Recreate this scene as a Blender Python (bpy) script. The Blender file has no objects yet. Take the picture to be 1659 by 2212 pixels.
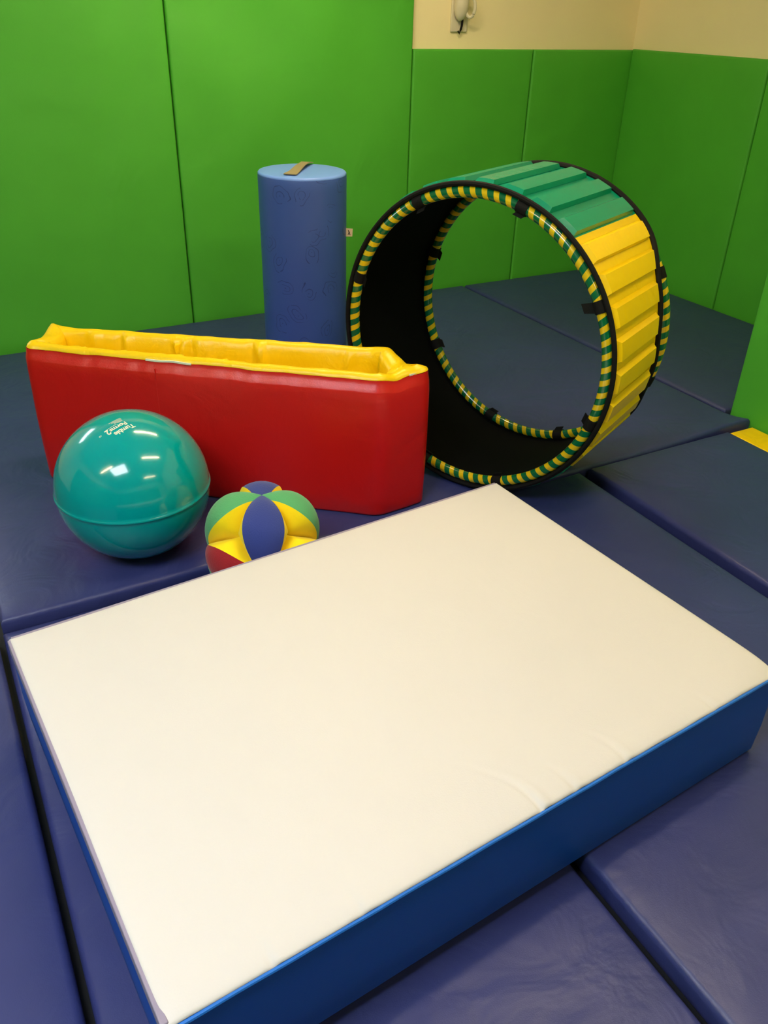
import bpy, bmesh, math, random
from mathutils import Vector, Matrix, noise

random.seed(7)
C = bpy.context.scene.collection
scene = bpy.context.scene

# ------------------------------------------------------------------ camera
YAW = math.radians(29.5)            # the room is turned this much against the view
PITCH, ROLL = math.radians(31.365), math.radians(1.711)
EYE = 1.5
def room(v):
    return Vector((v[0] * math.cos(YAW) + v[1] * math.sin(YAW), -v[0] * math.sin(YAW) + v[1] * math.cos(YAW), v[2]))
_f = Vector((0, math.cos(PITCH), -math.sin(PITCH)))
_u = Vector((0, math.sin(PITCH), math.cos(PITCH)))
_r = Vector((1, 0, 0))
right = room(_r * math.cos(ROLL) + _u * math.sin(ROLL))
upv = room(_u * math.cos(ROLL) - _r * math.sin(ROLL))
back = -room(_f)
cam = bpy.data.cameras.new('camera')
cam.sensor_fit = 'VERTICAL'
cam.sensor_height = 36.0
cam.lens = 36.0 * 1795.0 / 2212.0
cam.clip_start = 0.02
cam_o = bpy.data.objects.new('camera', cam)
C.objects.link(cam_o)
M = Matrix((right, upv, back)).transposed().to_4x4()
M.translation = Vector((0, 0, EYE))
cam_o.matrix_world = M
scene.camera = cam_o

# ------------------------------------------------------------------ world, exposure
w = bpy.data.worlds.new('world')
scene.world = w
w.use_nodes = True
w.node_tree.nodes['Background'].inputs[0].default_value = (0.6, 0.75, 1.0, 1)
w.node_tree.nodes['Background'].inputs[1].default_value = 0.3
scene.view_settings.view_transform = 'Standard'
scene.view_settings.look = 'None'
scene.view_settings.gamma = 1.0
scene.view_settings.use_curve_mapping = False
scene.view_settings.exposure = 0.5
TUBE_STRENGTH = 36.0
TUBE_COLOR = (1.0, 0.79, 0.47)
COOL_STRENGTH = 14.5
COOL_COLOR = (0.80, 0.88, 1.0)

# ------------------------------------------------------------------ materials
def lin(r, g, b):
    f = lambda c: c / 12.92 if c <= 0.04045 else ((c + 0.055) / 1.055) ** 2.4
    return (f(r / 255), f(g / 255), f(b / 255), 1)

def vinyl(name, rgb, rough=0.45, grain=260.0, grain_d=0.0006, wrinkle=0.0, wr_scale=3.0, spec=0.5, coat=0.0, vary=0.08, sheen=0.0):
    m = bpy.data.materials.new(name)
    m.use_nodes = True
    nt = m.node_tree
    N, L = nt.nodes, nt.links
    b = N['Principled BSDF']
    b.inputs['Roughness'].default_value = rough
    b.inputs['Specular IOR Level'].default_value = spec
    b.inputs['Coat Weight'].default_value = coat
    b.inputs['Coat Roughness'].default_value = 0.05
    b.inputs['Sheen Weight'].default_value = sheen
    tc = N.new('ShaderNodeTexCoord')
    n1 = N.new('ShaderNodeTexNoise'); n1.inputs['Scale'].default_value = 4.0; n1.inputs['Detail'].default_value = 4
    L.new(tc.outputs['Object'], n1.inputs['Vector'])
    mx = N.new('ShaderNodeMix'); mx.data_type = 'RGBA'
    c = lin(*rgb)
    mx.inputs[6].default_value = tuple(x * (1 - vary) for x in c[:3]) + (1,)
    mx.inputs[7].default_value = tuple(min(1, x * (1 + vary)) for x in c[:3]) + (1,)
    L.new(n1.outputs['Fac'], mx.inputs[0])
    L.new(mx.outputs[2], b.inputs['Base Color'])
    n2 = N.new('ShaderNodeTexNoise'); n2.inputs['Scale'].default_value = grain; n2.inputs['Detail'].default_value = 2
    L.new(tc.outputs['Object'], n2.inputs['Vector'])
    bp = N.new('ShaderNodeBump'); bp.inputs['Strength'].default_value = 0.5; bp.inputs['Distance'].default_value = grain_d
    L.new(n2.outputs['Fac'], bp.inputs['Height'])
    last = bp
    if wrinkle > 0:
        n3 = N.new('ShaderNodeTexNoise'); n3.inputs['Scale'].default_value = wr_scale; n3.inputs['Detail'].default_value = 3
        n3.inputs['Distortion'].default_value = 1.2
        L.new(tc.outputs['Object'], n3.inputs['Vector'])
        b2 = N.new('ShaderNodeBump'); b2.inputs['Strength'].default_value = 0.6; b2.inputs['Distance'].default_value = wrinkle
        L.new(n3.outputs['Fac'], b2.inputs['Height'])
        L.new(bp.outputs['Normal'], b2.inputs['Normal'])
        last = b2
    L.new(last.outputs['Normal'], b.inputs['Normal'])
    return m

def emit(name, color, strength):
    m = bpy.data.materials.new(name)
    m.use_nodes = True
    b = m.node_tree.nodes['Principled BSDF']
    b.inputs['Base Color'].default_value = (0.8, 0.8, 0.8, 1)
    b.inputs['Emission Color'].default_value = (*color, 1)
    b.inputs['Emission Strength'].default_value = strength
    return m

MAT = dict(
    green=vinyl('green_vinyl', (78, 178, 50), 0.55, 300, 0.0005, 0.02, 1.6),
    cream=vinyl('cream_paint', (252, 238, 192), 0.7, 120, 0.0004, spec=0.3, vary=0.03),
    ceiling=vinyl('ceiling_paint', (205, 203, 198), 0.8, 80, 0.0004, vary=0.02),
    floor=vinyl('dark_floor', (26, 26, 30), 0.6, 60, 0.0004),
    navy=vinyl('navy_vinyl', (54, 61, 117), 0.40, 420, 0.0005, 0.012, 5.0, vary=0.12),
    white=vinyl('white_vinyl', (215, 212, 211), 0.5, 300, 0.0004, 0.004, 4.0, vary=0.015),
    shaded_white=vinyl('shaded_white_vinyl', (150, 141, 166), 0.5, 300, 0.0004, vary=0.02),  # side of the white cover, its shade painted into the base colour
    blue=vinyl('bright_blue_vinyl', (8, 80, 190), 0.45, 300, 0.0004, vary=0.05),
    piping=vinyl('lit_blue_piping', (40, 120, 220), 0.4, 300, 0.0002),  # brighter than the sides: light on the top seam painted into the colour
    red=vinyl('red_vinyl', (206, 22, 20), 0.36, 260, 0.0007, 0.008, 5.0, vary=0.06),
    yellow=vinyl('yellow_vinyl', (255, 212, 0), 0.38, 260, 0.0005, 0.01, 9.0, vary=0.03),
    ryellow=vinyl('yellow_cover_vinyl', (255, 213, 0), 0.33, 200, 0.0003, 0.004, 9.0, vary=0.03),
    rgreen=vinyl('teal_green_cover_vinyl', (0, 142, 108), 0.27, 200, 0.0003, 0.003, 9.0, vary=0.05),
    black=vinyl('black_webbing', (13, 12, 11), 0.75, 500, 0.001, spec=0.25),
    lining=vinyl('black_lining', (5, 5, 5), 0.9, 300, 0.001, spec=0.15),
    teal=vinyl('teal_rubber', (0, 158, 160), 0.13, 30, 0.0001, vary=0.03, coat=0.3),
    print=vinyl('white_print', (236, 240, 220), 0.4, 100, 0.0001, vary=0.02),
    fblue=vinyl('blue_felt', (45, 62, 142), 0.9, 240, 0.002, vary=0.08, sheen=0.2),
    fgreen=vinyl('green_felt', (84, 170, 110), 0.9, 240, 0.002, vary=0.06, sheen=0.2),
    fred=vinyl('red_felt', (170, 24, 36), 0.9, 240, 0.002, vary=0.06, sheen=0.2),
    fyellow=vinyl('yellow_felt', (255, 226, 0), 0.9, 240, 0.0015, vary=0.03, sheen=0.1),
    topblue=vinyl('cylinder_top_vinyl', (116, 158, 246), 0.4, 260, 0.0004, vary=0.04),
    khaki=vinyl('khaki_webbing', (150, 136, 100), 0.8, 500, 0.001),
    tag=vinyl('beige_tag', (220, 196, 160), 0.8, 300, 0.0005),
    plastic=vinyl('ivory_plastic', (222, 214, 190), 0.4, 60, 0.0001),
    housing=vinyl('white_metal', (225, 225, 222), 0.5, 60, 0.0001),
    tube=emit('warm_tube', TUBE_COLOR, TUBE_STRENGTH),
    cool=emit('cool_panel', COOL_COLOR, COOL_STRENGTH),
    pane=emit('daylit_pane', (0.75, 0.88, 1.0), 9.0),
)

def striped():
    m = bpy.data.materials.new('striped_tape'); m.use_nodes = True
    nt = m.node_tree; N, L = nt.nodes, nt.links
    b = N['Principled BSDF']
    b.inputs['Roughness'].default_value = 0.22
    b.inputs['Coat Weight'].default_value = 0.6
    b.inputs['Coat Roughness'].default_value = 0.08
    uv = N.new('ShaderNodeTexCoord')
    sp = N.new('ShaderNodeSeparateXYZ'); L.new(uv.outputs['UV'], sp.inputs[0])
    # helical: u * 74 + a little of v
    a = N.new('ShaderNodeMath'); a.operation = 'MULTIPLY_ADD'; a.inputs[1].default_value = 74.0
    L.new(sp.outputs['X'], a.inputs[0])
    L.new(sp.outputs['Y'], a.inputs[2])
    fr = N.new('ShaderNodeMath'); fr.operation = 'FRACT'; L.new(a.outputs[0], fr.inputs[0])
    gt = N.new('ShaderNodeMath'); gt.operation = 'GREATER_THAN'; gt.inputs[1].default_value = 0.54
    L.new(fr.outputs[0], gt.inputs[0])
    mx = N.new('ShaderNodeMix'); mx.data_type = 'RGBA'
    mx.inputs[6].default_value = lin(0, 104, 62)
    mx.inputs[7].default_value = lin(232, 196, 20)
    L.new(gt.outputs[0], mx.inputs[0]); L.new(mx.outputs[2], b.inputs['Base Color'])
    return m
MAT['stripe'] = striped()

def embossed():
    m = bpy.data.materials.new('embossed_blue_vinyl'); m.use_nodes = True
    nt = m.node_tree; N, L = nt.nodes, nt.links
    b = N['Principled BSDF']; b.inputs['Roughness'].default_value = 0.42
    uv = N.new('ShaderNodeTexCoord')
    nz = N.new('ShaderNodeTexNoise'); nz.noise_dimensions = '2D'; nz.inputs['Scale'].default_value = 9
    L.new(uv.outputs['UV'], nz.inputs['Vector'])
    ad = N.new('ShaderNodeMix'); ad.data_type = 'RGBA'; ad.blend_type = 'LINEAR_LIGHT'; ad.inputs[0].default_value = 0.03
    L.new(uv.outputs['UV'], ad.inputs[6]); L.new(nz.outputs['Color'], ad.inputs[7])
    vo = N.new('ShaderNodeTexVoronoi'); vo.voronoi_dimensions = '2D'; vo.inputs['Scale'].default_value = 8.0
    vo.inputs['Randomness'].default_value = 0.85
    L.new(ad.outputs[2], vo.inputs['Vector'])
    # thin rings round each cell centre, like rose swirls
    k = N.new('ShaderNodeMath'); k.operation = 'MULTIPLY'; k.inputs[1].default_value = 7.5
    L.new(vo.outputs['Distance'], k.inputs[0])
    fr = N.new('ShaderNodeMath'); fr.operation = 'FRACT'; L.new(k.outputs[0], fr.inputs[0])
    ln = N.new('ShaderNodeMath'); ln.operation = 'LESS_THAN'; ln.inputs[1].default_value = 0.13; L.new(fr.outputs[0], ln.inputs[0])
    far = N.new('ShaderNodeMath'); far.operation = 'LESS_THAN'; far.inputs[1].default_value = 0.38; L.new(vo.outputs['Distance'], far.inputs[0])
    n2 = N.new('ShaderNodeTexNoise'); n2.noise_dimensions = '2D'; n2.inputs['Scale'].default_value = 14
    L.new(uv.outputs['UV'], n2.inputs['Vector'])
    br = N.new('ShaderNodeMath'); br.operation = 'GREATER_THAN'; br.inputs[1].default_value = 0.45; L.new(n2.outputs['Fac'], br.inputs[0])
    m1 = N.new('ShaderNodeMath'); m1.operation = 'MULTIPLY'; L.new(ln.outputs[0], m1.inputs[0]); L.new(far.outputs[0], m1.inputs[1])
    m2 = N.new('ShaderNodeMath'); m2.operation = 'MULTIPLY'; L.new(m1.outputs[0], m2.inputs[0]); L.new(br.outputs[0], m2.inputs[1])
    mx = N.new('ShaderNodeMix'); mx.data_type = 'RGBA'
    mx.inputs[6].default_value = lin(62, 92, 176); mx.inputs[7].default_value = lin(42, 64, 134)
    L.new(m2.outputs[0], mx.inputs[0]); L.new(mx.outputs[2], b.inputs['Base Color'])
    bp = N.new('ShaderNodeBump'); bp.invert = True; bp.inputs['Strength'].default_value = 0.5; bp.inputs['Distance'].default_value = 0.0015
    L.new(m2.outputs[0], bp.inputs['Height']); L.new(bp.outputs['Normal'], b.inputs['Normal'])
    return m
MAT['emboss'] = embossed()

# ------------------------------------------------------------------ helpers
def obj(name, verts, faces, mat, parent=None, smooth=True, loc=None, rotz=0.0, uvs=None, angle=40):
    me = bpy.data.meshes.new(name)
    me.from_pydata([tuple(v) for v in verts], [], faces)
    bm = bmesh.new(); bm.from_mesh(me)
    bmesh.ops.recalc_face_normals(bm, faces=bm.faces)
    bm.to_mesh(me); bm.free()
    if uvs is not None:
        ul = me.uv_layers.new(name='UVMap')
        for p in me.polygons:
            for li, fu in zip(p.loop_indices, uvs_for(p, me, uvs)):
                ul.data[li].uv = fu
    if mat is not None:
        me.materials.append(MAT[mat])
    if smooth:
        for p in me.polygons: p.use_smooth = True
        me.set_sharp_from_angle(angle=math.radians(angle))
    o = bpy.data.objects.new(name, me)
    C.objects.link(o)
    if parent is not None: o.parent = parent
    if loc is not None: o.location = loc
    o.rotation_euler.z = rotz
    return o

def uvs_for(p, me, uvs):
    vals = [list(uvs[me.loops[li].vertex_index]) for li in p.loop_indices]
    us = [v[0] for v in vals]
    if max(us) - min(us) > 0.5 * uvs_for.period:
        for v in vals:
            if v[0] < 0.5 * uvs_for.period: v[0] += uvs_for.period
    vs = [v[1] for v in vals]
    if max(vs) - min(vs) > 0.5:
        for v in vals:
            if v[1] < 0.5 and uvs_for.wrapv: v[1] += 1.0
    return vals
uvs_for.period = 1.0
uvs_for.wrapv = True

def thing(name, label, cat, loc=(0, 0, 0), rotz=0.0, group=None):
    o = bpy.data.objects.new(name, None)
    C.objects.link(o)
    o.location = loc; o.rotation_euler.z = rotz
    o.empty_display_size = 0.1
    tag(o, label, cat, group)
    return o

def tag(o, label, cat, group=None):
    o['label'] = label; o['category'] = cat
    if group: o['group'] = group
    return o

def struct(o):
    o['kind'] = 'structure'
    return o

def box_geo(x0, x1, y0, y1, z0, z1):
    v = [(x0, y0, z0), (x1, y0, z0), (x1, y1, z0), (x0, y1, z0), (x0, y0, z1), (x1, y0, z1), (x1, y1, z1), (x0, y1, z1)]
    f = [(0, 3, 2, 1), (4, 5, 6, 7), (0, 1, 5, 4), (1, 2, 6, 5), (2, 3, 7, 6), (3, 0, 4, 7)]
    return v, f

def box(name, b, mat, parent=None, bev=0.0, **kw):
    v, f = box_geo(*b)
    o = obj(name, v, f, mat, parent, smooth=bev > 0, **kw)
    if bev > 0:
        md = o.modifiers.new('bevel', 'BEVEL'); md.width = bev; md.segments = 3
    return o

def pad_geo(sx, sy, t, r, nx, ny, disp=None, corner=0.0, side=None):
    """soft pad lying flat: top at z=0, bottom at -t, footprint [0,sx]x[0,sy], rounded top edges"""
    verts, faces = [], []
    xs = [r + (sx - 2 * r) * i / nx for i in range(nx + 1)]
    ys = [r + (sy - 2 * r) * j / ny for j in range(ny + 1)]
    for j in range(ny + 1):
        for i in range(nx + 1):
            verts.append([xs[i], ys[j], 0.0])
    idx = lambda i, j: j * (nx + 1) + i
    for j in range(ny):
        for i in range(nx):
            faces.append((idx(i, j), idx(i + 1, j), idx(i + 1, j + 1), idx(i, j + 1)))
    loop = [(i, 0) for i in range(nx)] + [(nx, j) for j in range(ny)] + [(i, ny) for i in range(nx, 0, -1)] + [(0, j) for j in range(ny, 0, -1)]
    def outdir(i, j):
        d = Vector((-1 if i == 0 else (1 if i == nx else 0), -1 if j == 0 else (1 if j == ny else 0)))
        if d.x and d.y: d *= (1 - corner)
        return d
    prev = [idx(i, j) for i, j in loop]
    levels = [(math.sin(a), 1 - math.cos(a)) for a in (math.pi / 8, math.pi / 4, 3 * math.pi / 8, math.pi / 2)]
    prof = [(r * s, -r * c) for s, c in levels]
    prof += [(r, -r - (t - 2 * r) * k / 3) for k in (1, 2, 3)] if t > 2.2 * r else [(r, -t)]
    if t > 2.2 * r:
        prof += [(r * 0.7, -t + r * 0.3), (0, -t)]
    for off, z in prof:
        cur = []
        for (i, j) in loop:
            d = outdir(i, j)
            cur.append(len(verts)); verts.append([xs[i] + d.x * off, ys[j] + d.y * off, z])
        n = len(loop)
        for k in range(n):
            faces.append((prev[k], cur[k], cur[(k + 1) % n], prev[(k + 1) % n]))
        prev = cur
    faces.append(tuple(prev))
    if disp:
        for v in verts:
            wgt = max(0.0, min(1.0, (v[2] + t) / t))
            dz = disp(v[0], v[1])
            v[2] += dz * wgt
    if side:
        for v in verts:
            dx, dy = side(v[0], v[1], v[2])
            v[0] += dx; v[1] += dy
    return verts, faces

def tube_geo(pts, rad, sides=10, closed=False, frame=None):
    verts, faces, uvs = [], [], []
    n = len(pts)
    for i, p in enumerate(pts):
        p = Vector(p)
        a = Vector(pts[(i - 1) % n]) if (closed or i > 0) else p
        b = Vector(pts[(i + 1) % n]) if (closed or i < n - 1) else p
        tdir = (b - a).normalized()
        ref = Vector(frame) if frame is not None else (Vector((0, 0, 1)) if abs(tdir.z) < 0.9 else Vector((1, 0, 0)))
        s = tdir.cross(ref).normalized(); q = s.cross(tdir).normalized()
        rr = rad(i / max(1, n - 1)) if callable(rad) else rad
        for k in range(sides):
            an = 2 * math.pi * k / sides
            verts.append(p + s * rr * math.cos(an) + q * rr * math.sin(an))
            uvs.append((i / n, k / sides))
    m = n if closed else n - 1
    for i in range(m):
        for k in range(sides):
            a = i * sides + k; b = i * sides + (k + 1) % sides
            c = ((i + 1) % n) * sides + (k + 1) % sides; d = ((i + 1) % n) * sides + k
            faces.append((a, b, c, d))
    if not closed:
        faces.append(tuple(range(sides))[::-1])
        faces.append(tuple((n - 1) * sides + k for k in range(sides)))
    return verts, faces, uvs

def lathe_geo(profile, n=64, close_top=True, close_bottom=True):
    verts, faces = [], []
    for r, z in profile:
        for k in range(n):
            a = 2 * math.pi * k / n
            verts.append((r * math.cos(a), r * math.sin(a), z))
    for j in range(len(profile) - 1):
        for k in range(n):
            faces.append((j * n + k, j * n + (k + 1) % n, (j + 1) * n + (k + 1) % n, (j + 1) * n + k))
    if close_bottom: faces.append(tuple(range(n))[::-1])
    if close_top: faces.append(tuple((len(profile) - 1) * n + k for k in range(n)))
    return verts, faces

def fbm(x, y, s, seed=0.0):
    return noise.noise(Vector((x * s, y * s, seed)))

# ------------------------------------------------------------------ the room shell
FLOOR = -0.07
UL, UR, VF, VB, HC = -3.2, 4.16, -3.0, 4.41, 2.6
struct(box('floor', (UL - .1, UR + .1, VF - .1, VB + .1, FLOOR - .1, FLOOR), 'floor'))
struct(box('ceiling', (UL - .1, UR + .1, VF - .1, VB + .1, HC, HC + .1), 'ceiling'))
# the back wall has a window opening out of frame on the left
WU0, WU1, WZ0, WZ1 = -1.15, -0.25, 1.38, 1.78
bv, bf = [], []
for b in ((UL - .1, WU0, VB, VB + .1, FLOOR, HC), (WU1, UR + .1, VB, VB + .1, FLOOR, HC), (WU0, WU1, VB, VB + .1, FLOOR, WZ0), (WU0, WU1, VB, VB + .1, WZ1, HC)):
    v, f = box_geo(*b); k = len(bv); bv += v; bf += [tuple(i + k for i in q) for q in f]
struct(obj('wall_back', bv, bf, 'cream', smooth=False))
struct(box('wall_right', (UR, UR + .1, VF - .1, VB, FLOOR, HC), 'cream'))
struct(box('wall_left', (UL - .1, UL, VF - .1, VB, FLOOR, HC), 'cream'))
struct(box('wall_front', (UL, UR, VF - .1, VF, FLOOR, HC), 'cream'))
struct(box('wall_return', (3.035, UR - .001, -1.2, 2.165, FLOOR, HC - .001), 'cream'))
win = bpy.data.objects.new('window_1', None); C.objects.link(win); struct(win)
win.location = ((WU0 + WU1) / 2, VB + .05, WZ0)
ww, wh = (WU1 - WU0) / 2, WZ1 - WZ0
fv, ff = [], []
for b in ((-ww, ww, -.03, .03, 0, .04), (-ww, ww, -.03, .03, wh - .04, wh), (-ww, -ww + .04, -.03, .03, .04, wh - .04), (ww - .04, ww, -.03, .03, .04, wh - .04)):
    v, f = box_geo(*b); k = len(fv); fv += v; ff += [tuple(i + k for i in q) for q in f]
obj('window_frame', fv, ff, 'housing', win, smooth=False)
box('window_pane', (-ww + .04, ww - .04, -.004, .004, .04, wh - .04), 'pane', win)

# ------------------------------------------------------------------ ceiling lights (seen only as reflections)
def ceiling_light(u, v, ln, label, mat='tube', wd=0.08, dep=.088, k=1.0):
    if k != 1.0:
        mat = 'tube_%d' % round(k * 100)
        MAT[mat] = emit('warm_tube', TUBE_COLOR, TUBE_STRENGTH * k)
    t = thing('ceiling_light', label, 'light', (u, v, HC - .001), 0, 'ceiling lights')
    box('housing', (-ln / 2 - .03, ln / 2 + .03, -wd / 2 - .03, wd / 2 + .03, -.045, 0), 'housing', t, bev=.006)
    box('diffuser', (-ln / 2, ln / 2, -wd / 2, wd / 2, -dep, -.046), mat, t)
ceiling_light(1.57, 3.03, 1.22, 'warm strip light on ceiling above the blue roller and tunnel', k=1.45)
ceiling_light(1.57, 1.11, 1.22, 'warm strip light on ceiling above the white topped mat', k=.95)
ceiling_light(1.57, -1.10, 1.22, 'warm strip light on ceiling behind the viewer', k=.65)
ceiling_light(-1.65, 1.15, 1.22, 'warm strip light on ceiling above the left floor mat')
ceiling_light(-0.80, 0.58, 1.15, 'cool white square light panel on ceiling near the viewer', 'cool', 0.8, .052)

# ------------------------------------------------------------------ wall pads
def wall_pad(name, label, axis, a0, a1, z1, face, thick, seed, z0=FLOOR + .002, nz=20, na=16, amp=0.004):
    """upright padded panel. axis 'x': runs along u with its face at v=face towards -v; 'y': along v, face at u=face towards -u"""
    sx, sy = a1 - a0 - .006, z1 - z0
    def disp(x, y):
        e = min(x, sx - x, y, sy - y)
        k = min(1, max(0, e / .12))
        return k * (amp * fbm(x, y, 2.2, seed) + amp * .9 * math.sin(9 * x + 5 * y + 3 * fbm(x, y, 1.3, seed + 4)) * min(1, max(0, y / sy)) ** 1.5)
    v, f = pad_geo(sx, sy, thick, .012, na, nz, disp)
    out = []
    for (x, y, z) in v:
        if axis == 'x': out.append((x, -z + 0.0, y))
        elif axis == 'y': out.append((-z, sx - x, y))
        elif axis == 'x2': out.append((sx - x, z, y))
        else: out.append((z, x, y))
    o = obj(name, out, f, 'green')
    if axis[0] == 'x': o.location = (a0 + .003, face, z0)
    else: o.location = (face, a0 + .003, z0)
    tag(o, label, 'wall pad', 'green wall pads')
    return o
wall_pad('wall_pad', 'tall bright green wall pad at far left of the photo', 'x', -0.08, 1.24, 1.95, 4.36, .045, 1.0)
wall_pad('wall_pad', 'tall green wall pad behind the blue cylinder', 'x', 1.24, 2.563, 1.95, 4.36, .045, 2.7, amp=.016)
wall_pad('wall_pad', 'short dark green wall pad directly below the ivory wall fitting', 'x', 2.567, 3.372, 1.305, 4.37, .035, 3.3, amp=.002)
wall_pad('wall_pad', 'short green wall pad on back wall next to the room corner', 'x', 3.372, 4.157, 1.305, 4.37, .035, 4.1, amp=.002)
wall_pad('wall_pad', 'dark green pad on right wall beside the room corner', 'y', 3.345, 4.3755, 1.31, 4.12, .038, 5.2, amp=.002)
wall_pad('wall_pad', 'green pad on right wall cut by photo edge, left seam visible', 'y', 2.21, 3.345, 1.31, 4.12, .038, 6.2, amp=.002)
wall_pad('wall_pad', 'bright green pad at right photo edge above the yellow strip', 'y', 0.90, 2.21, 1.31, 2.99, .043, 7.2, amp=.004)

for k in range(5):  # unseen pads, added to cut light bouncing off the pale walls
    wall_pad('wall_pad', 'added unseen green pad on the left wall, %s from the wall behind the viewer' % ('first', 'second', 'third', 'fourth', 'fifth')[k], 'y2', VF + .05 + k * 1.3, VF + .05 + (k + 1) * 1.3, 1.95, UL + .045, .043, 20 + k)
for k in range(4):  # same here: out of view, added to lower the bounce
    wall_pad('wall_pad', 'added unseen green pad on the wall behind the viewer, %s from the left wall' % ('first', 'second', 'third', 'fourth')[k], 'x2', UL + .1 + k * 1.5, UL + .1 + (k + 1) * 1.5, 1.95, VF + .045, .043, 30 + k)
# ------------------------------------------------------------------ floor mats
def floor_mat(u0, u1, v0, v1, label, top=0.0, nx=36, ny=36, extra=None, seed=0.0, mat='navy', name='floor_mat', r=.016, thick=None):
    sx, sy = u1 - u0, v1 - v0
    t = thick or (top - FLOOR - .001)
    def disp(x, y):
        e = min(x, sx - x, y, sy - y)
        k = min(1, max(0, e / .10))
        h = -.0035 * (1 - k) + k * .0022 * (fbm(x, y, 3.0, seed) + .5 * fbm(x, y, 9.0, seed))
        # edge puckers of the sewn cover
        if e < .12:
            s = x if min(y, sy - y) < min(x, sx - x) else y
            h += .0016 * max(0, noise.noise(Vector((s * 14, seed, 0)))) * (1 - e / .12)
        h = min(h, 0.0)
        if extra: h += extra(x, y, sx, sy)
        return h
    v, f = pad_geo(sx, sy, t, r, nx, ny, disp)
    o = obj(name, v, f, mat, loc=(u0, v0, top))
    tag(o, label, 'mat', 'blue floor mats' if mat == 'navy' else None)
    return o
floor_mat(-1.25, -0.053, -0.6, 2.095, 'blue floor mat along left edge of photo, left of the black gap', seed=1)
floor_mat(-0.038, 0.916, -0.6, 2.096, 'blue floor mat under the left half of the white topped mat', seed=2, top=-.032, r=.017, nx=40, ny=60)
floor_mat(0.932, 2.028, -0.6, 2.076, 'blue floor mat under the right half of the white topped mat', seed=3, nx=40, ny=60)
def sink(x, y, sx, sy):
    k = max(0, min(1, (y - 1.2) / (sy - 1.2)))
    return -.022 * k * k
floor_mat(-0.036, 0.905, 2.104, 4.330, 'blue floor mat under the teal ball', seed=4, extra=sink)
def curl(x, y, sx, sy):
    k = max(0, min(1, (x - (sx - .55)) / .5)); j = max(0, 1 - y / .16)
    return .026 * k * k * (3 - 2 * k) * j * j
floor_mat(0.912, 2.985, 2.092, 4.355, 'large blue floor mat under the striped tunnel', seed=5, extra=curl, nx=60, ny=60)
floor_mat(3.004, 4.105, 2.24, 4.355, 'blue floor mat in the alcove corner behind the tunnel', seed=6)
def taper(x, y, sx, sy):
    return 0.004
floor_mat(2.075, 2.835, -0.6, 2.078, 'blue floor mat at right edge of photo, with dark exposed side', seed=7, extra=taper, nx=30, ny=60)
floor_mat(2.842, 2.985, 0.6, 2.075, 'narrow yellow vinyl strip between blue mat and green pad', top=-.006, mat='yellow', name='floor_strip', nx=8, ny=30, r=.01)

# ------------------------------------------------------------------ white topped crash mat
MATZ = 0.26
LX, LY = 1.420, 0.985
MROT = math.radians(4.35)
cm = thing('crash_mat', 'thick foam mat with white top and blue sides in the foreground', 'mat', (0.0555, 0.683, 0.0), MROT)
def matside(x, y, z):
    # soft walls bulge a little
    k = math.sin(math.pi * max(0, min(1, -z / (MATZ - .012))))
    return ((.004 if x > LX / 2 else -.004) * k if min(x, LX - x) < .03 else 0, (.003 if y > LY / 2 else -.003) * k if min(y, LY - y) < .03 else 0)
v, f = pad_geo(LX, LY, MATZ - .012 - .001, .008, 24, 18, None, 0, matside)
obj('body', v, f, 'blue', cm, loc=(0, 0, MATZ - .012))
puck = [(.715, .055, .5), (.80, .030, .35), (.935, .03, .3), (.33, .02, .2), (.17, .02, .25), (1.2, .02, .25)]
def covdisp(x, y):
    e = min(x, LX - x, LY - y)
    h = -.0065 * math.exp(-y / .018) - .003 * math.exp(-e / .012)
    for px, ln, s in puck:
        c = px - .45 * y + .02 * math.sin(20 * y)
        h -= .010 * s * math.exp(-((x - c) / .006) ** 2) * math.exp(-y / ln)
        h += .007 * s * math.exp(-((x - c - .016) / .010) ** 2) * math.exp(-y / ln)
    h += .0012 * fbm(x, y, 3, 11) + .002 * math.exp(-y / .03) * fbm(x, 0, 16, 3)
    # the right corner is worn down
    d = math.hypot(LX - x, y)
    h -= .006 * math.exp(-(d / .05) ** 2)
    return h
v, f = pad_geo(LX + .004, LY + .004, 0.014, .006, 360, 120, covdisp)
for q in v:      # worn corner rounds off in plan too
    d = math.hypot(LX - q[0], q[1])
    if d < .05:
        k = (1 - d / .05) ** 2
        q[0] -= .004 * k; q[1] += .004 * k
cv = obj('white_cover', v, f, 'white', cm, loc=(-.002, -.002, MATZ))
cv['label'] = 'smooth white vinyl top cover'
b = box('side_band', (-.0062, .006, .003, LY - .003, MATZ - .040, MATZ - .0035), 'shaded_white', cm, bev=.002)
b['label'] = 'white band along the left edge with shade painted in'
box('side_band', (.003, LX - .003, LY - .006, LY + .0062, MATZ - .040, MATZ - .0035), 'shaded_white', cm, bev=.002)
pts = [(x, -.0028 - .0004 * math.sin(x * 40), MATZ - .0150 + .001 * fbm(x, 0, 9, 2)) for x in [LX * i / 80 for i in range(81)]]
v, f, _ = tube_geo(pts, .0042, 8)
obj('piping', v, f, 'piping', cm)

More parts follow.
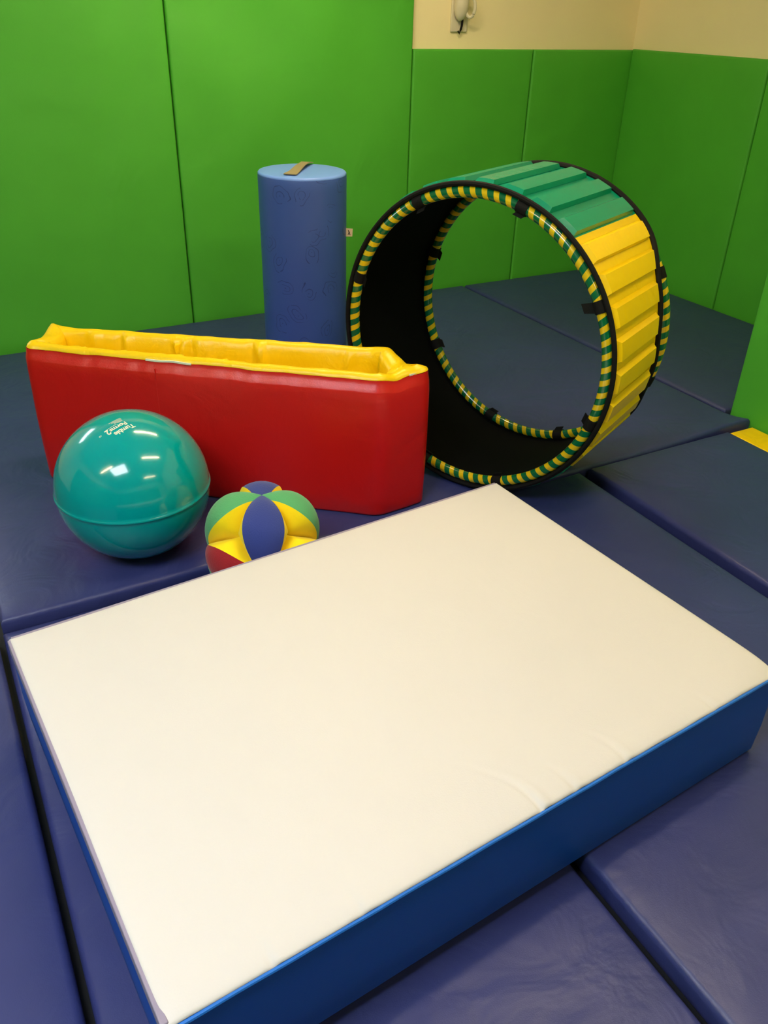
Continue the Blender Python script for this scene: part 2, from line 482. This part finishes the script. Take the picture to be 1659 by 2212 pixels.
# ------------------------------------------------------------------ teal ball
BR = .229
BC = Vector((.416, 2.298, BR))
ball = thing('exercise_ball', 'large shiny teal ball with white lettering and a moulded seam', 'ball', (BC.x, BC.y, 0))
prof = []
NS = 48
for i in range(NS + 1):
    a = -math.pi / 2 + math.pi * i / NS
    prof.append((max(BR * math.cos(a), .0008), BR + BR * math.sin(a)))
prof = prof[:NS // 2] + [(BR, BR - .006), (BR + .0012, BR - .0045), (BR + .003, BR - .0015), (BR + .003, BR + .0015), (BR + .0012, BR + .0045), (BR, BR + .006)] + prof[NS // 2 + 1:]
v, f = lathe_geo(prof, 96)
v = [(x, y, max(z, .001)) for x, y, z in v]
obj('shell', v, f, 'teal', ball, angle=60)

def text_geo(s, size, bold=0.0):
    cu = bpy.data.curves.new('lettering', 'FONT')
    cu.body = s; cu.size = size; cu.offset = bold; cu.resolution_u = 3
    cu.space_character = 0.95
    to = bpy.data.objects.new('lettering', cu)
    C.objects.link(to)
    dg = bpy.context.evaluated_depsgraph_get(); dg.update()
    me = bpy.data.meshes.new_from_object(to.evaluated_get(dg))
    vs = [Vector(q.co) for q in me.vertices]; fs = [tuple(p.vertices) for p in me.polygons]
    bpy.data.objects.remove(to); bpy.data.curves.remove(cu); bpy.data.meshes.remove(me)
    return vs, fs
n0 = Vector((.070, -.246, .967)).normalized()
rd = Vector((-.261, -.083, -.044)); rd = (rd - n0 * rd.dot(n0)).normalized()
ud = n0.cross(rd).normalized()
tv, tf = [], []
def put(vs, fs, ox, oy):
    k = len(tv)
    for q in vs:
        d = (n0 + (rd * (q.x + ox) + ud * (q.y + oy)) / BR).normalized()
        tv.append(d * (BR + .0006) + Vector((0, 0, BR)))
    tf.extend(tuple(i + k for i in p) for p in fs)
def fit_text(s, width, size, bold, ox, oy):
    vs, fs = text_geo(s, size, bold)
    x0 = min(q.x for q in vs); x1 = max(q.x for q in vs)
    for q in vs: q.x = (q.x - x0) * width / (x1 - x0)
    put(vs, fs, ox, oy)
fit_text('Tumble', .066, .0235, .0006, 0, -.006)
fit_text('Forms', .056, .0215, .0006, .012, -.027)
fit_text('2', .014, .034, .0008, .069, -.033)
def bar(x0, x1, y, h):
    n = 10
    vs = [Vector((x0 + (x1 - x0) * i / n, y + dy, 0)) for dy in (0, h) for i in range(n + 1)]
    put(vs, [(i, i + 1, n + 2 + i, n + 1 + i) for i in range(n)], 0, 0)
bar(.036, .068, -.0335, .0012)
for q, (x0, x1) in enumerate(((.014, .032), (.014, .040), (.013, .040), (.011, .046), (.011, .046), (.011, .052))):
    bar(x0, x1, -.0365 - .0034 * q, .0013)
fit_text('CE', .010, .0075, .0002, .098, -.030)
lt = obj('printed_lettering', tv, tf, 'print', ball, smooth=False)
lt['label'] = 'white printed lettering on the top of the ball'

# ------------------------------------------------------------------ red tub with yellow lining
TH = .50
plan = [(.226, 2.885, .035), (1.180, 2.118, .035), (1.378, 2.137, .035), (1.346, 2.380, .06), (.352, 3.086, .035)]
def rounded_plan(pl, step=.012):
    """round the corners of a polygon and resample evenly"""
    pts = []
    n = len(pl)
    for i in range(n):
        a, b_, c = Vector(pl[i - 1][:2]), Vector(pl[i][:2]), Vector(pl[(i + 1) % n][:2])
        r = pl[i][2]
        d1 = (a - b_).normalized(); d2 = (c - b_).normalized()
        p1 = b_ + d1 * r; p2 = b_ + d2 * r
        for k in range(7):
            t = k / 6
            pts.append((1 - t) ** 2 * p1 + 2 * t * (1 - t) * b_ + t * t * p2)
    out = []
    m = len(pts)
    L = [0]
    for i in range(m): L.append(L[-1] + (pts[(i + 1) % m] - pts[i]).length)
    N = int(L[-1] / step)
    j = 0
    for k in range(N):
        s = L[-1] * k / N
        while L[j + 1] < s: j += 1
        t = (s - L[j]) / max(1e-9, L[j + 1] - L[j])
        out.append(pts[j].lerp(pts[(j + 1) % m], t))
    return out, L[-1]
ring, PL = rounded_plan(plan)
NR = len(ring)
area = sum(ring[i - 1].x * ring[i].y - ring[i].x * ring[i - 1].y for i in range(NR))
def rnorm(i):
    d = (ring[(i + 1) % NR] - ring[i - 1]).normalized()
    nn = Vector((-d.y, d.x))
    return nn if area > 0 else -nn       # inward
inw = [rnorm(i) for i in range(NR)]
def smooth_list(vals, k):
    for _ in range(k):
        vals = [(vals[i - 1] + vals[i] * 2 + vals[(i + 1) % NR]) / 4 for i in range(NR)]
        vals = [v.normalized() for v in vals]
    return vals
inw_s = smooth_list(inw, 6)
tub = thing('foam_tub', 'long red vinyl tub with puffy yellow lining standing behind the balls', 'foam tub', (.80, 2.58, 0))
OFF = Vector((-.80, -2.58, 0))
def corner_k(i, pt, w=.05):
    d = (ring[i] - Vector(pt)).length
    return math.exp(-(d / w) ** 2)
def rimz(i):
    p = ring[i]
    z = .0045 * noise.noise(Vector((i * PL / NR * 6.5, 3.1, 0))) + .002 * noise.noise(Vector((i * PL / NR * 19, 9.1, 0)))
    z += .006 * corner_k(i, (.345, 3.07)) + .008 * corner_k(i, (.24, 2.91)) - .004 * corner_k(i, (.30, 2.985), .03)
    z += .006 * corner_k(i, (1.378, 2.137)) - .010 * corner_k(i, (1.245, 2.125), .03) + .004 * corner_k(i, (1.335, 2.365)) - .014 * corner_k(i, (1.362, 2.25), .03)
    return z
prof = [(.010, .001), (.003, .003), (.000, .010), (-.001, .06), (-.003, .15), (-.004, .25), (-.003, .35), (-.002, .42), (-.001, .452), (.0005, .456), (.007, .466), (.0125, .475), (.0165, .483), (.0175, .489)]
def sweep(profile, wav):
    v, f = [], []
    for j, (off, z) in enumerate(profile):
        for i in range(NR):
            o2, z2 = wav(i, j, off, z)
            p = ring[i] + (inw_s[i] if j < len(profile) else inw[i]) * o2
            v.append(Vector((p.x, p.y, z2)) + OFF)
    for j in range(len(profile) - 1):
        for i in range(NR):
            f.append((j * NR + i, j * NR + (i + 1) % NR, (j + 1) * NR + (i + 1) % NR, (j + 1) * NR + i))
    return v, f
def tipk(i):
    return min(1, .75 * corner_k(i, (1.378, 2.137), .07) + .6 * corner_k(i, (.226, 2.885), .05) + .4 * corner_k(i, (.345, 3.07), .05))
def wav_out(i, j, off, z):
    s = i * PL / NR
    k = max(0, (z - .40) / .1)
    if z > .45: off *= 1 - tipk(i)
    o2 = off + .0022 * noise.noise(Vector((s * 9, z * 6, 1))) + k * .0035 * noise.noise(Vector((s * 24, 4, 1)))
    return o2, z + rimz(i) * max(0, (z - .3) / .2)
v, f = sweep(prof, wav_out)
f.append(tuple(range(NR))[::-1])
obj('outer_shell', v, f, 'red', tub, angle=70)
iprof = [(.0178, .4895), (.020, .496), (.027, .503), (.038, .506), (.050, .502), (.058, .492), (.063, .475), (.066, .45), (.066, .40), (.066, .32), (.066, .20), (.066, .06), (.060, .03)]
def creases():
    random.seed(21)
    L = []
    for _ in range(34):
        L.append((random.uniform(0, PL), random.uniform(.006, .014), random.uniform(.008, .018), random.uniform(-.25, .25)))
    return L
CR = creases()
def wav_in(i, j, off, z):
    s = i * PL / NR
    o2 = off - .0178 * tipk(i) * max(0, 1 - j / 7)
    if j > 2:
        k = min(1, (j - 2) / 4)
        o2 += k * .006 * noise.noise(Vector((s * 6, z * 9, 7)))
        for s0, wd, am, sl in CR:
            ds = (s - s0 - sl * (z - .45) + PL / 2) % PL - PL / 2
            o2 += k * am * (math.exp(-(ds / wd) ** 2) - .6 * math.exp(-((ds - wd * 1.7) / wd) ** 2)) * math.exp(-max(0, .46 - z) * 7)
    # padded lining crowds the narrow ends
    kk = 0
    if j > 1:
        kk = min(1, (j - 1) / 4) * (.026 * corner_k(i, (.29, 2.99), .07) + .040 * corner_k(i, (1.355, 2.21), .10))
    zz = z + rimz(i)
    if 1 < j < 7:
        zz += .004 * noise.noise(Vector((s * 11, j * .6, 5))) + .010 * (corner_k(i, (1.345, 2.33), .04) + .3 * corner_k(i, (.345, 3.06), .04)) - .010 * corner_k(i, (1.37, 2.20), .025)
    return o2 + kk, zz
v, f = sweep(iprof, wav_in)
k0 = (len(iprof) - 1) * NR
f.append(tuple(k0 + i for i in range(NR)))
obj('inner_lining', v, f, 'yellow', tub, angle=75)
def near_i(pt):
    return min(range(NR), key=lambda i: (ring[i] - Vector(pt)).length)
def rim_strip(a, b_, name, mat, off, z0, z1, lift=0.0):
    i0, i1 = near_i(a), near_i(b_)
    rng = [i % NR for i in range(i0, (i1 if i1 >= i0 else i1 + NR) + 1)]
    v, f = [], []
    for i in rng:
        p0 = ring[i] + inw_s[i] * (off - .001); p1 = ring[i] + inw_s[i] * (off + .004)
        v.append(Vector((p0.x, p0.y, z0 + rimz(i) + lift)) + OFF); v.append(Vector((p0.x, p0.y, z1 + rimz(i) + lift)) + OFF)
        v.append(Vector((p1.x, p1.y, z1 + rimz(i) + lift)) + OFF); v.append(Vector((p1.x, p1.y, z0 + rimz(i) + lift)) + OFF)
    m = len(rng)
    for k in range(m - 1):
        for q in range(4):
            f.append((4 * k + q, 4 * k + (q + 1) % 4, 4 * k + 4 + (q + 1) % 4, 4 * k + 4 + q))
    f.append((0, 1, 2, 3)); f.append((4 * m - 4, 4 * m - 3, 4 * m - 2, 4 * m - 1))
    o = obj(name, v, f, mat, tub)
    return o
z = rim_strip((.560, 2.615), (.690, 2.515), 'zip_tape', 'print', .0140, .4875, .4935); z['label'] = 'short exposed white zip tape'
z = rim_strip((1.290, 2.122), (1.376, 2.145), 'zip_tape', 'print', .0140, .4875, .4935); z['label'] = 'short exposed white zip tape'
# vertical welt where the cover is joined
i = near_i((.597, 2.59))
p = ring[i] - inw_s[i] * .0075
d = (ring[(i + 1) % NR] - ring[i - 1]).normalized()
pts = [Vector((p.x, p.y, z)) + OFF + Vector((inw_s[i].x, inw_s[i].y, 0)) * (.0065 - .0015 * math.sin(math.pi * min(1, z / .5))) for z in [.01 + .46 * k / 20 for k in range(21)]]
v, f, _ = tube_geo(pts, .0022, 6)
obj('seam', v, f, 'red', tub)

# ------------------------------------------------------------------ puzzle ball
PR = .184
PC = Vector((.687, 1.922, .1565))
pz = thing('puzzle_ball', 'soft felt puzzle ball in blue, green, yellow and red', 'ball', (PC.x, PC.y, 0))
AX = Vector((-.338, -.941, .024)).normalized()      # towards the viewer
AZ = Vector((.03, .01, 1)); AZ = (AZ - AX * AZ.dot(AX)).normalized()
AY = AZ.cross(AX).normalized()
axes = [AX, AY, AZ]
RV, RP = .86, .60
def segment(p, q, o, mat, wmin, w0):
    """one stuffed wedge lying along the edge from p to q, its sides falling into the two pits"""
    NSg, NT = 22, 8
    mv = p.cross(q).normalized()
    v, f = [], []
    wid = lambda s: wmin + (w0 - wmin) * math.sin(math.pi * s) ** 1.25
    rad = lambda s: RV + (1 - RV) * math.sin(math.pi * s) ** 1.2
    for i in range(NSg + 1):
        s = i / NSg
        d = p * math.cos(s * math.pi / 2) + q * math.sin(s * math.pi / 2)
        for k in range(NT + 1):
            t = -1 + 2 * k / NT
            a = wid(s) * t
            v.append((d * math.cos(a) + mv * math.sin(a)) * PR * rad(s) * (1 - .045 * t * t))
    for i in range(NSg):
        for k in range(NT):
            f.append((i * (NT + 1) + k, i * (NT + 1) + k + 1, (i + 1) * (NT + 1) + k + 1, (i + 1) * (NT + 1) + k))
    out = obj('panel', [x + Vector((0, 0, PC.z)) for x in v], f, mat, pz, angle=70)
    v, f = [], []
    for sg in (-1, 1):
        base = len(v)
        oo = mv * sg
        c = (p + q + oo).normalized() * PR * RP
        NW = 6
        for i in range(NSg + 1):
            s = i / NSg
            d = p * math.cos(s * math.pi / 2) + q * math.sin(s * math.pi / 2)
            a = wid(s) * sg
            e = (d * math.cos(a) + mv * math.sin(a)) * PR * rad(s) * .955
            inner = (p * PR * RV * .93).lerp(c, 2 * s) if s < .5 else c.lerp(q * PR * RV * .93, 2 * s - 1)
            for k in range(NW + 1):
                t = k / NW
                x = e.lerp(inner, t)
                x = x + (oo * .5 + d * .5) * PR * .075 * math.sin(math.pi * t) ** .8 * math.sin(math.pi * s)
                v.append(x)
        for i in range(NSg):
            for k in range(NW):
                f.append((base + i * (NW + 1) + k, base + i * (NW + 1) + k + 1, base + (i + 1) * (NW + 1) + k + 1, base + (i + 1) * (NW + 1) + k))
    obj('gusset', [x + Vector((0, 0, PC.z)) for x in v], f, 'fyellow', pz, angle=70)
W0 = math.radians(19)
for a, b_, m_, wm in ((0, 2, 'fblue', .125), (1, 2, 'fgreen', .085), (0, 1, 'fred', .05)):
    for sa in (1, -1):
        for sb in (1, -1):
            segment(axes[a] * sa, axes[b_] * sb, None, m_, wm, W0)

# ------------------------------------------------------------------ tunnel hoop
TR, TW = .53, .505
TN = Vector((1.541, 2.191, 0))
TD = Vector((.421, -.907, 0)).normalized()      # across the near hoop, to the right
TA = Vector((.907, .421, 0)).normalized()       # along the tunnel, away from the viewer
RF = .5125                                       # cloth radius
tun = thing('play_tunnel', 'open ring tunnel with green and yellow ribbed cover and striped hoops', 'play tunnel', (TN.x + TA.x * TW / 2, TN.y + TA.y * TW / 2, 0))
TO = -Vector((TN.x + TA.x * TW / 2, TN.y + TA.y * TW / 2, 0))
def TP(th, a, r):
    return TN + TA * a + TD * (r * math.cos(th)) + Vector((0, 0, TR + .001 + r * math.sin(th))) + TO
def sag(th):
    d = (math.degrees(th) + 180) % 360 - 180
    g = math.exp(-((d - 3) / 32) ** 4) * (1 + .07 * math.sin(math.radians(d * 14)))
    return .105 * g
def far_edge(th): return TW - .006 - sag(th)
def inset(th, a):          # the cloth droops between the hoops
    t = a / TW
    d = (math.degrees(th) + 180) % 360 - 180
    return .016 * t * math.exp(-((d - 3) / 36) ** 2)
def sheet(name, th0, th1, r, mat, a0=.004, pull=.004, n=48, na=8, thick=.004, par=tun):
    v, f = [], []
    cl = abs(th1 - th0 - 2 * math.pi) < 1e-6
    m = n if cl else n + 1
    for i in range(m):
        th = th0 + (th1 - th0) * i / n
        a1 = far_edge(th) - pull
        for k in range(na + 1):
            a = a0 + (a1 - a0) * k / na
            v.append(TP(th, a, r - inset(th, a)))
    for i in range(n):
        for k in range(na):
            i2 = (i + 1) % m
            f.append((i * (na + 1) + k, i * (na + 1) + k + 1, i2 * (na + 1) + k + 1, i2 * (na + 1) + k))
    o = obj(name, v, f, mat, par, angle=60)
    return o
sheet('lining', 0, 2 * math.pi, RF - .005, 'lining', n=128)
DEG = math.pi / 180
PITCH_R = 90 / 8
def cover(t0, mat, label):
    c = sheet('cover_panel', t0 * DEG, (t0 + 90) * DEG, RF, mat, n=48)
    c['label'] = label
    for k in range(8):
        ta = t0 + PITCH_R * k
        # raised foam rib: footprint then top, sloped flanks
        lo, hi = (ta + .05 * PITCH_R) * DEG, (ta + .76 * PITCH_R) * DEG
        lt_, ht = (ta + .10 * PITCH_R) * DEG, (ta + .64 * PITCH_R) * DEG
        NA, NTh = 10, 4
        v, f = [], []
        def row(th0, th1, rr, ea0, ea1):
            for i in range(NTh + 1):
                th = th0 + (th1 - th0) * i / NTh
                a1 = far_edge(th) - .030 - ea1
                a0 = .015 + ea0
                for j in range(NA + 1):
                    a = a0 + (a1 - a0) * j / NA
                    v.append(TP(th, a, RF + rr - inset(th, a)))
        row(lo, hi, .0008, 0, 0)
        row(lt_, ht, .0165, .012, .010)
        g = lambda L_, i, j: L_ * (NTh + 1) * (NA + 1) + i * (NA + 1) + j
        for i in range(NTh):
            for j in range(NA):
                f.append((g(1, i, j), g(1, i, j + 1), g(1, i + 1, j + 1), g(1, i + 1, j)))
        for i in range(NTh):
            f.append((g(0, i, 0), g(0, i + 1, 0), g(1, i + 1, 0), g(1, i, 0)))
            f.append((g(0, i, NA), g(0, i + 1, NA), g(1, i + 1, NA), g(1, i, NA)))
        for j in range(NA):
            f.append((g(0, 0, j), g(0, 0, j + 1), g(1, 0, j + 1), g(1, 0, j)))
            f.append((g(0, NTh, j), g(0, NTh, j + 1), g(1, NTh, j + 1), g(1, NTh, j)))
        obj('rib', v, f, mat, c, angle=25)
cover(51.7, 'rgreen', 'teal green padded quarter of the cover, over the top')
cover(-38.3, 'ryellow', 'yellow padded quarter of the cover, on the right')
cover(141.7, 'ryellow', 'yellow padded quarter of the cover')
cover(231.7, 'rgreen', 'teal green padded quarter of the cover')
for edge in (0, 1):
    pts = []
    for i in range(128):
        th = 2 * math.pi * i / 128
        pts.append(TP(th, .0035 if edge == 0 else far_edge(th), (RF + .001) if edge == 0 else RF + .005 - inset(th, far_edge(th))))
    v, f, _ = tube_geo(pts, .0085 if edge == 0 else .0105, 8, True, frame=TA)
    obj('edge_binding', v, f, 'black', tun)
HR = RF - .006 - .0185
def hoop(a, flip):
    pts = [TP(2 * math.pi * i / 160, a, HR) for i in range(160)]
    v, f, uv = tube_geo(pts, .0175, 14, True, frame=TA)
    h = obj('hoop', v, f, 'stripe', tun, uvs=uv)
    for k in range(8):
        c = (27.5 + 45 * k) * DEG
        if k == 6: c -= 8 * DEG
        half = .019 / HR
        sp = [TP(c - half + 2 * half * i / 6, a, HR) for i in range(7)]
        sv, sf, _ = tube_geo(sp, .0208, 12, False, frame=TA)
        # loose tail of the strap, pointing in
        e0 = HR - .019; e1 = HR - .019 - (.034 if k == 0 else .012)
        kk = len(sv)
        for r_ in (e0, e1):
            for s_ in (-1, 1):
                for q in (-.0022, .0022):
                    sv.append(TP(c + s_ * half * .9 + (.02 if r_ == e1 else 0), a + q - flip * .004 * (r_ == e1), r_))
        sf += [tuple(kk + i for i in q) for q in ((0, 1, 3, 2), (4, 6, 7, 5), (0, 2, 6, 4), (1, 5, 7, 3), (0, 4, 5, 1), (2, 3, 7, 6))]
        obj('strap', sv, sf, 'black', h, angle=50)
    return h
hoop(.012, 1)
hoop(TW - .014, -1)

# ------------------------------------------------------------------ blue foam cylinder
CR_, CH = .188, .896
cy = thing('foam_cylinder', 'upright blue foam cylinder with rose embossing and khaki top strap', 'foam roller', (1.504, 3.448, 0))
NC, NZ = 96, 24
v, f, uv = [], [], []
prof = [(CR_ - .010, .002), (CR_ - .003, .005), (CR_, .014)] + [(CR_ - .0012 * math.sin(math.pi * k / NZ), .014 + (CH - .030) * k / NZ) for k in range(1, NZ)] + [(CR_, CH - .016), (CR_ - .0015, CH - .010)]
for j, (r_, z_) in enumerate(prof):
    for k in range(NC):
        a = 2 * math.pi * k / NC
        v.append((r_ * math.cos(a), r_ * math.sin(a), z_)); uv.append((CR_ * a, z_))
for j in range(len(prof) - 1):
    for k in range(NC):
        f.append((j * NC + k, j * NC + (k + 1) % NC, (j + 1) * NC + (k + 1) % NC, (j + 1) * NC + k))
f.append(tuple(range(NC))[::-1])
uvs_for.period = 2 * math.pi * CR_; uvs_for.wrapv = False
obj('side_cover', v, f, 'emboss', cy, uvs=uv, angle=60)
uvs_for.period = 1.0; uvs_for.wrapv = True
v, f = lathe_geo([(CR_ - .0012, CH - .011), (CR_ - .001, CH - .007), (CR_ - .005, CH - .002), (CR_ - .012, CH), (CR_ * .6, CH + .002), (.001, CH + .003)], NC)
t_ = obj('top_disc', v, f, 'topblue', cy, angle=60); t_['label'] = 'plain lighter blue end'
# strap
p0 = Vector((1.404, 3.343, 0)) - Vector((1.504, 3.448, 0)); p1 = Vector((1.629, 3.653, 0)) - Vector((1.504, 3.448, 0))
p1 = p1.normalized() * min(p1.length, CR_ - .012) ; p0 = p0.normalized() * min(p0.length, CR_ - .014)
dv = (p1 - p0).normalized(); sv_ = Vector((-dv.y, dv.x, 0))
v, f = [], []
NSp = 24
for i in range(NSp + 1):
    t = i / NSp
    lift = .003 + .006 * math.sin(math.pi * min(1, max(0, (t - .25) / .75))) ** 1.2
    c = p0.lerp(p1, t) + Vector((0, 0, CH + .002 + lift))
    tl = .010 * math.sin(math.pi * t) * (1 if t > .3 else t / .3)
    for s_, zz in ((-1, 0), (1, 0), (1, .003), (-1, .003)):
        v.append(c + sv_ * s_ * .027 + Vector((0, 0, zz + s_ * -tl * .6)))
for i in range(NSp):
    for q in range(4):
        f.append((4 * i + q, 4 * i + (q + 1) % 4, 4 * i + 4 + (q + 1) % 4, 4 * i + 4 + q))
f.append((0, 1, 2, 3)); f.append((4 * NSp, 4 * NSp + 1, 4 * NSp + 2, 4 * NSp + 3))
s_ = obj('carry_strap', v, f, 'khaki', cy, angle=50); s_['label'] = 'khaki webbing carry strap'
# sewn-in tag on the right flank, in the plane facing the viewer
vr = Vector((math.cos(YAW), -math.sin(YAW), 0))       # screen right in the room
vf = Vector((-math.sin(YAW), -math.cos(YAW), 0))
b0 = vr * (CR_ - .004) + Vector((0, 0, .632)) + vf * .012
v, f = [], []
for y_ in (0, .0016):
    for (x_, z_) in ((0, 0), (.030, .001), (.032, .034), (0, .036)):
        v.append(b0 + vr * x_ + Vector((0, 0, z_)) + vf * y_)
f = [(0, 1, 2, 3), (4, 5, 6, 7), (0, 1, 5, 4), (1, 2, 6, 5), (2, 3, 7, 6), (3, 0, 4, 7)]
tg = obj('sewn_tag', v, f, 'tag', cy, smooth=False); tg['label'] = 'small beige tag with a black mark'
b1 = b0 + vf * .0022
gl = [(.010, .008), (.013, .008), (.0165, .016), (.019, .007), (.022, .007), (.018, .021), (.013, .029), (.011, .027), (.0145, .019)]
v = [b1 + vr * x_ + Vector((0, 0, z_)) for x_, z_ in gl]
obj('tag_mark', v, [tuple(range(len(gl)))], 'black', tg, smooth=False)

# ------------------------------------------------------------------ fitting on the cream wall
wf = thing('wall_fitting', 'ivory wall fitting with cup shaped body, ring and black strap', 'wall fitting', (2.868, VB, 1.385))
box('back_plate', (-.054, .052, -.014, -.001, 0, .215), 'plastic', wf, bev=.005)
pr = []
v, f = [], []
NB, NJ = 24, 14
for j in range(NJ + 1):
    t = j / NJ
    z_ = .052 + .155 * t
    rr = .041 * math.sqrt(max(.02, 1 - (1 - min(1, t * 1.9)) ** 2)) * (1 - .12 * t)
    for k in range(NB):
        a = 2 * math.pi * k / NB
        v.append((-.016 + rr * math.cos(a), -.040 - .01 * t + rr * .95 * math.sin(a), z_))
for j in range(NJ):
    for k in range(NB):
        f.append((j * NB + k, j * NB + (k + 1) % NB, (j + 1) * NB + (k + 1) % NB, (j + 1) * NB + k))
f.append(tuple(range(NB))[::-1]); f.append(tuple(NJ * NB + k for k in range(NB)))
obj('cup_body', v, f, 'plastic', wf, angle=60)
v, f, _ = tube_geo([(.026 + .019 * math.cos(2 * math.pi * i / 36) , -.070 - .016 * math.cos(2 * math.pi * i / 36) , .118 + .046 * math.sin(2 * math.pi * i / 36)) for i in range(36)], .0085, 8, True)
obj('ring', v, f, 'plastic', wf)
v, f, _ = tube_geo([(.002, -.035, .066), (.002, -.036, .050), (.001, -.034, .030), (-.002, -.030, .012), (-.008, -.027, -.006), (-.014, -.025, .006)], .006, 8)
obj('black_strap', v, f, 'black', wf)
